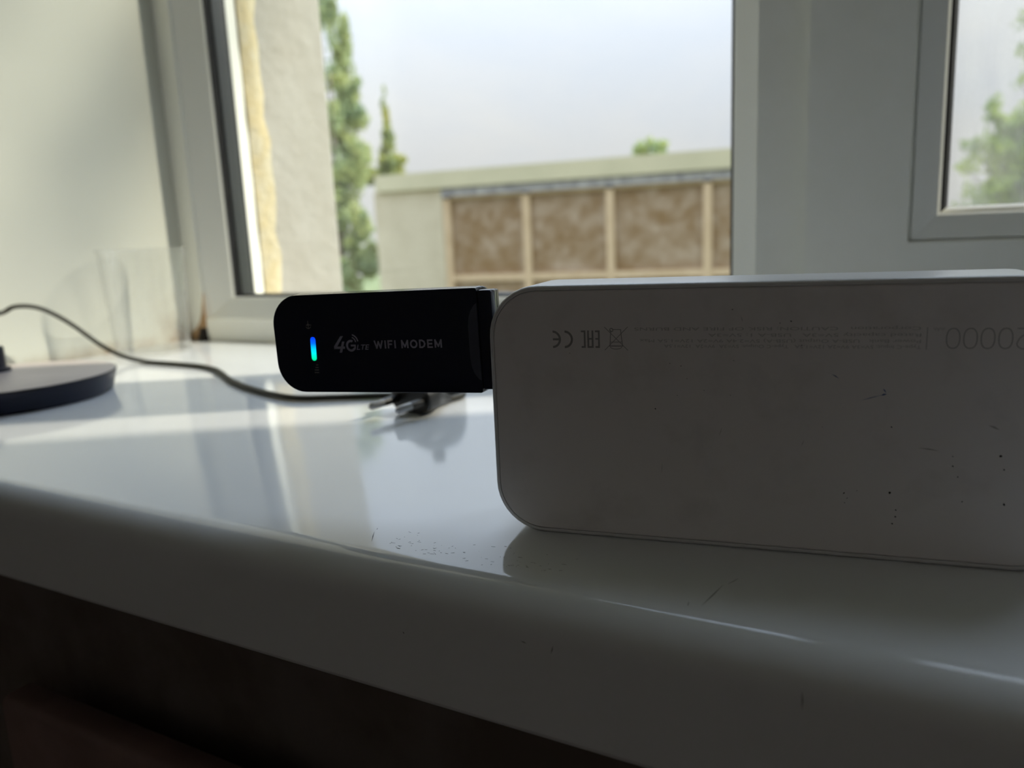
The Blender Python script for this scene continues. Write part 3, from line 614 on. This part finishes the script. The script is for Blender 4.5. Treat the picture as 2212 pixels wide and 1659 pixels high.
B = [(-9.88, 13.42, 2.61, 0.088, 0.535), (-9.83, 13.31, 1.99, 0.175, 0.438), (-9.68, 13.29, 1.65, 0.27, 0.30), (-9.80, 13.15, 1.34, 0.38, 0.36)]
tree('slender_tree', 'slender yellow-green tree rising behind the left end of the neighbouring roof', B, 3000, 0.11, 2, 'leaf_b', GZ, 0.07, 'trees outside')
C_ = [(-6.88, 21.41, 2.21, 0.519, 0.259), (-7.05, 21.33, 2.27, 0.182, 0.233), (-6.6, 21.58, 2.25, 0.182, 0.207), (-6.88, 21.41, 1.8, 0.5, 0.4)]
tree('distant_tree', 'small round treetop peeking over the neighbouring roof', C_, 700, 0.16, 3, 'leaf_a', GZ, 0.10, 'trees outside')
D_ = [(0.95, 8.01, 0.94, 0.107, 0.132), (1.08, 8.05, 0.83, 0.165, 0.144), (0.81, 7.86, 0.65, 0.124, 0.099), (0.96, 7.94, 0.59, 0.186, 0.186), (1.14, 8.03, 0.54, 0.248, 0.289), (0.75, 7.8, 0.48, 0.091, 0.074), (1.09, 7.93, 0.26, 0.309, 0.186), (0.88, 7.8, 0.17, 0.206, 0.091), (1.32, 8.13, 0.58, 0.289, 0.454), (1.7, 8.2, 0.6, 0.45, 0.6), (1.5, 8.1, -0.5, 0.6, 0.6)]
tree('leafy_tree', 'bushy dark green tree seen through the smeared right pane', D_, 13000, 0.066, 4, 'leaf_c', GZ, 0.12, 'trees outside')
E_ = [(1.0, 6.39, 1.42, 0.052, 0.117), (1.0, 6.34, 1.19, 0.045, 0.032), (1.01, 6.29, 0.96, 0.052, 0.071), (1.11, 6.41, 1.24, 0.084, 0.389), (1.5, 6.5, 1.6, 0.4, 0.5), (1.6, 6.5, 0.4, 0.35, 0.5)]
tree('young_tree', 'leafy sprigs hanging into the top right corner of the right pane', E_, 1300, 0.05, 6, 'leaf_c', GZ, 0.06, 'trees outside')

F_ = [(4.08, 2.66, 4.12, 0.042, 0.034), (4.15, 2.66, 4.12, 0.045, 0.037), (4.22, 2.66, 4.12, 0.045, 0.037), (4.29, 2.66, 4.12, 0.042, 0.034), (4.19, 2.555, 4.24, 0.06, 0.06), (5.7, 3.0, 3.2, 0.10, 0.10)]
tree('street_tree', 'tall tree outside to the right whose boughs shade the left reveal', F_, 800, 0.04, 8, 'leaf_c', GZ, 0.03, 'trees outside')

# neighbouring building: concrete fascia, plaster pier, tan wood framed grimy panes
ca = Vector((CAM.x - 7.7544, CAM.y + 10.622, GZ)); nb = bpy.data.objects.new('neighbouring_building', None); col.objects.link(nb)
nb.location = ca; nb.rotation_euler = (0, 0, R(7.293)); tag(nb, 'low neighbouring building with concrete fascia and wood framed brown glazing', 'building')
zc = CAM.z - GZ
def bb(name, material, s0, s1, y0, y1, z0, z1): return MB().box(s0, s1, y0, y1, zc + z0, zc + z1).build(name, material, nb, scale=1.0)
bb('fascia', 'fascia', -0.50, 6.2, -0.05, 0.30, 0.74, 1.0); bb('roof', 'roof', -0.5, 6.2, 0.30, 6.0, 0.80, 0.93)
bb('pier', 'pier', -0.58, 0.66, 0.02, 6.0, -zc, 0.74); bb('end_wall', 'pier', 6.1, 6.25, 0.02, 6.0, -zc, 0.74); bb('back_wall', 'pier', -0.5, 6.2, 5.85, 6.0, -zc, 0.80)
bb('lower_wall', 'pier', 0.66, 6.1, 0.06, 0.4, -zc, -2.0)
posts = [0.66, 2.01, 3.325, 4.735, 6.0]; pw = 0.115
for s_ in posts: bb('post', 'wood', s_, s_ + pw, 0.04, 0.18, -2.0, 0.57)
for i in range(len(posts) - 1):
    a, b = posts[i] + pw, posts[i + 1]
    bb('rail', 'wood', a, b, 0.05, 0.17, 0.555, 0.615); bb('rail', 'wood', a, b, 0.05, 0.17, -0.735, -0.635)
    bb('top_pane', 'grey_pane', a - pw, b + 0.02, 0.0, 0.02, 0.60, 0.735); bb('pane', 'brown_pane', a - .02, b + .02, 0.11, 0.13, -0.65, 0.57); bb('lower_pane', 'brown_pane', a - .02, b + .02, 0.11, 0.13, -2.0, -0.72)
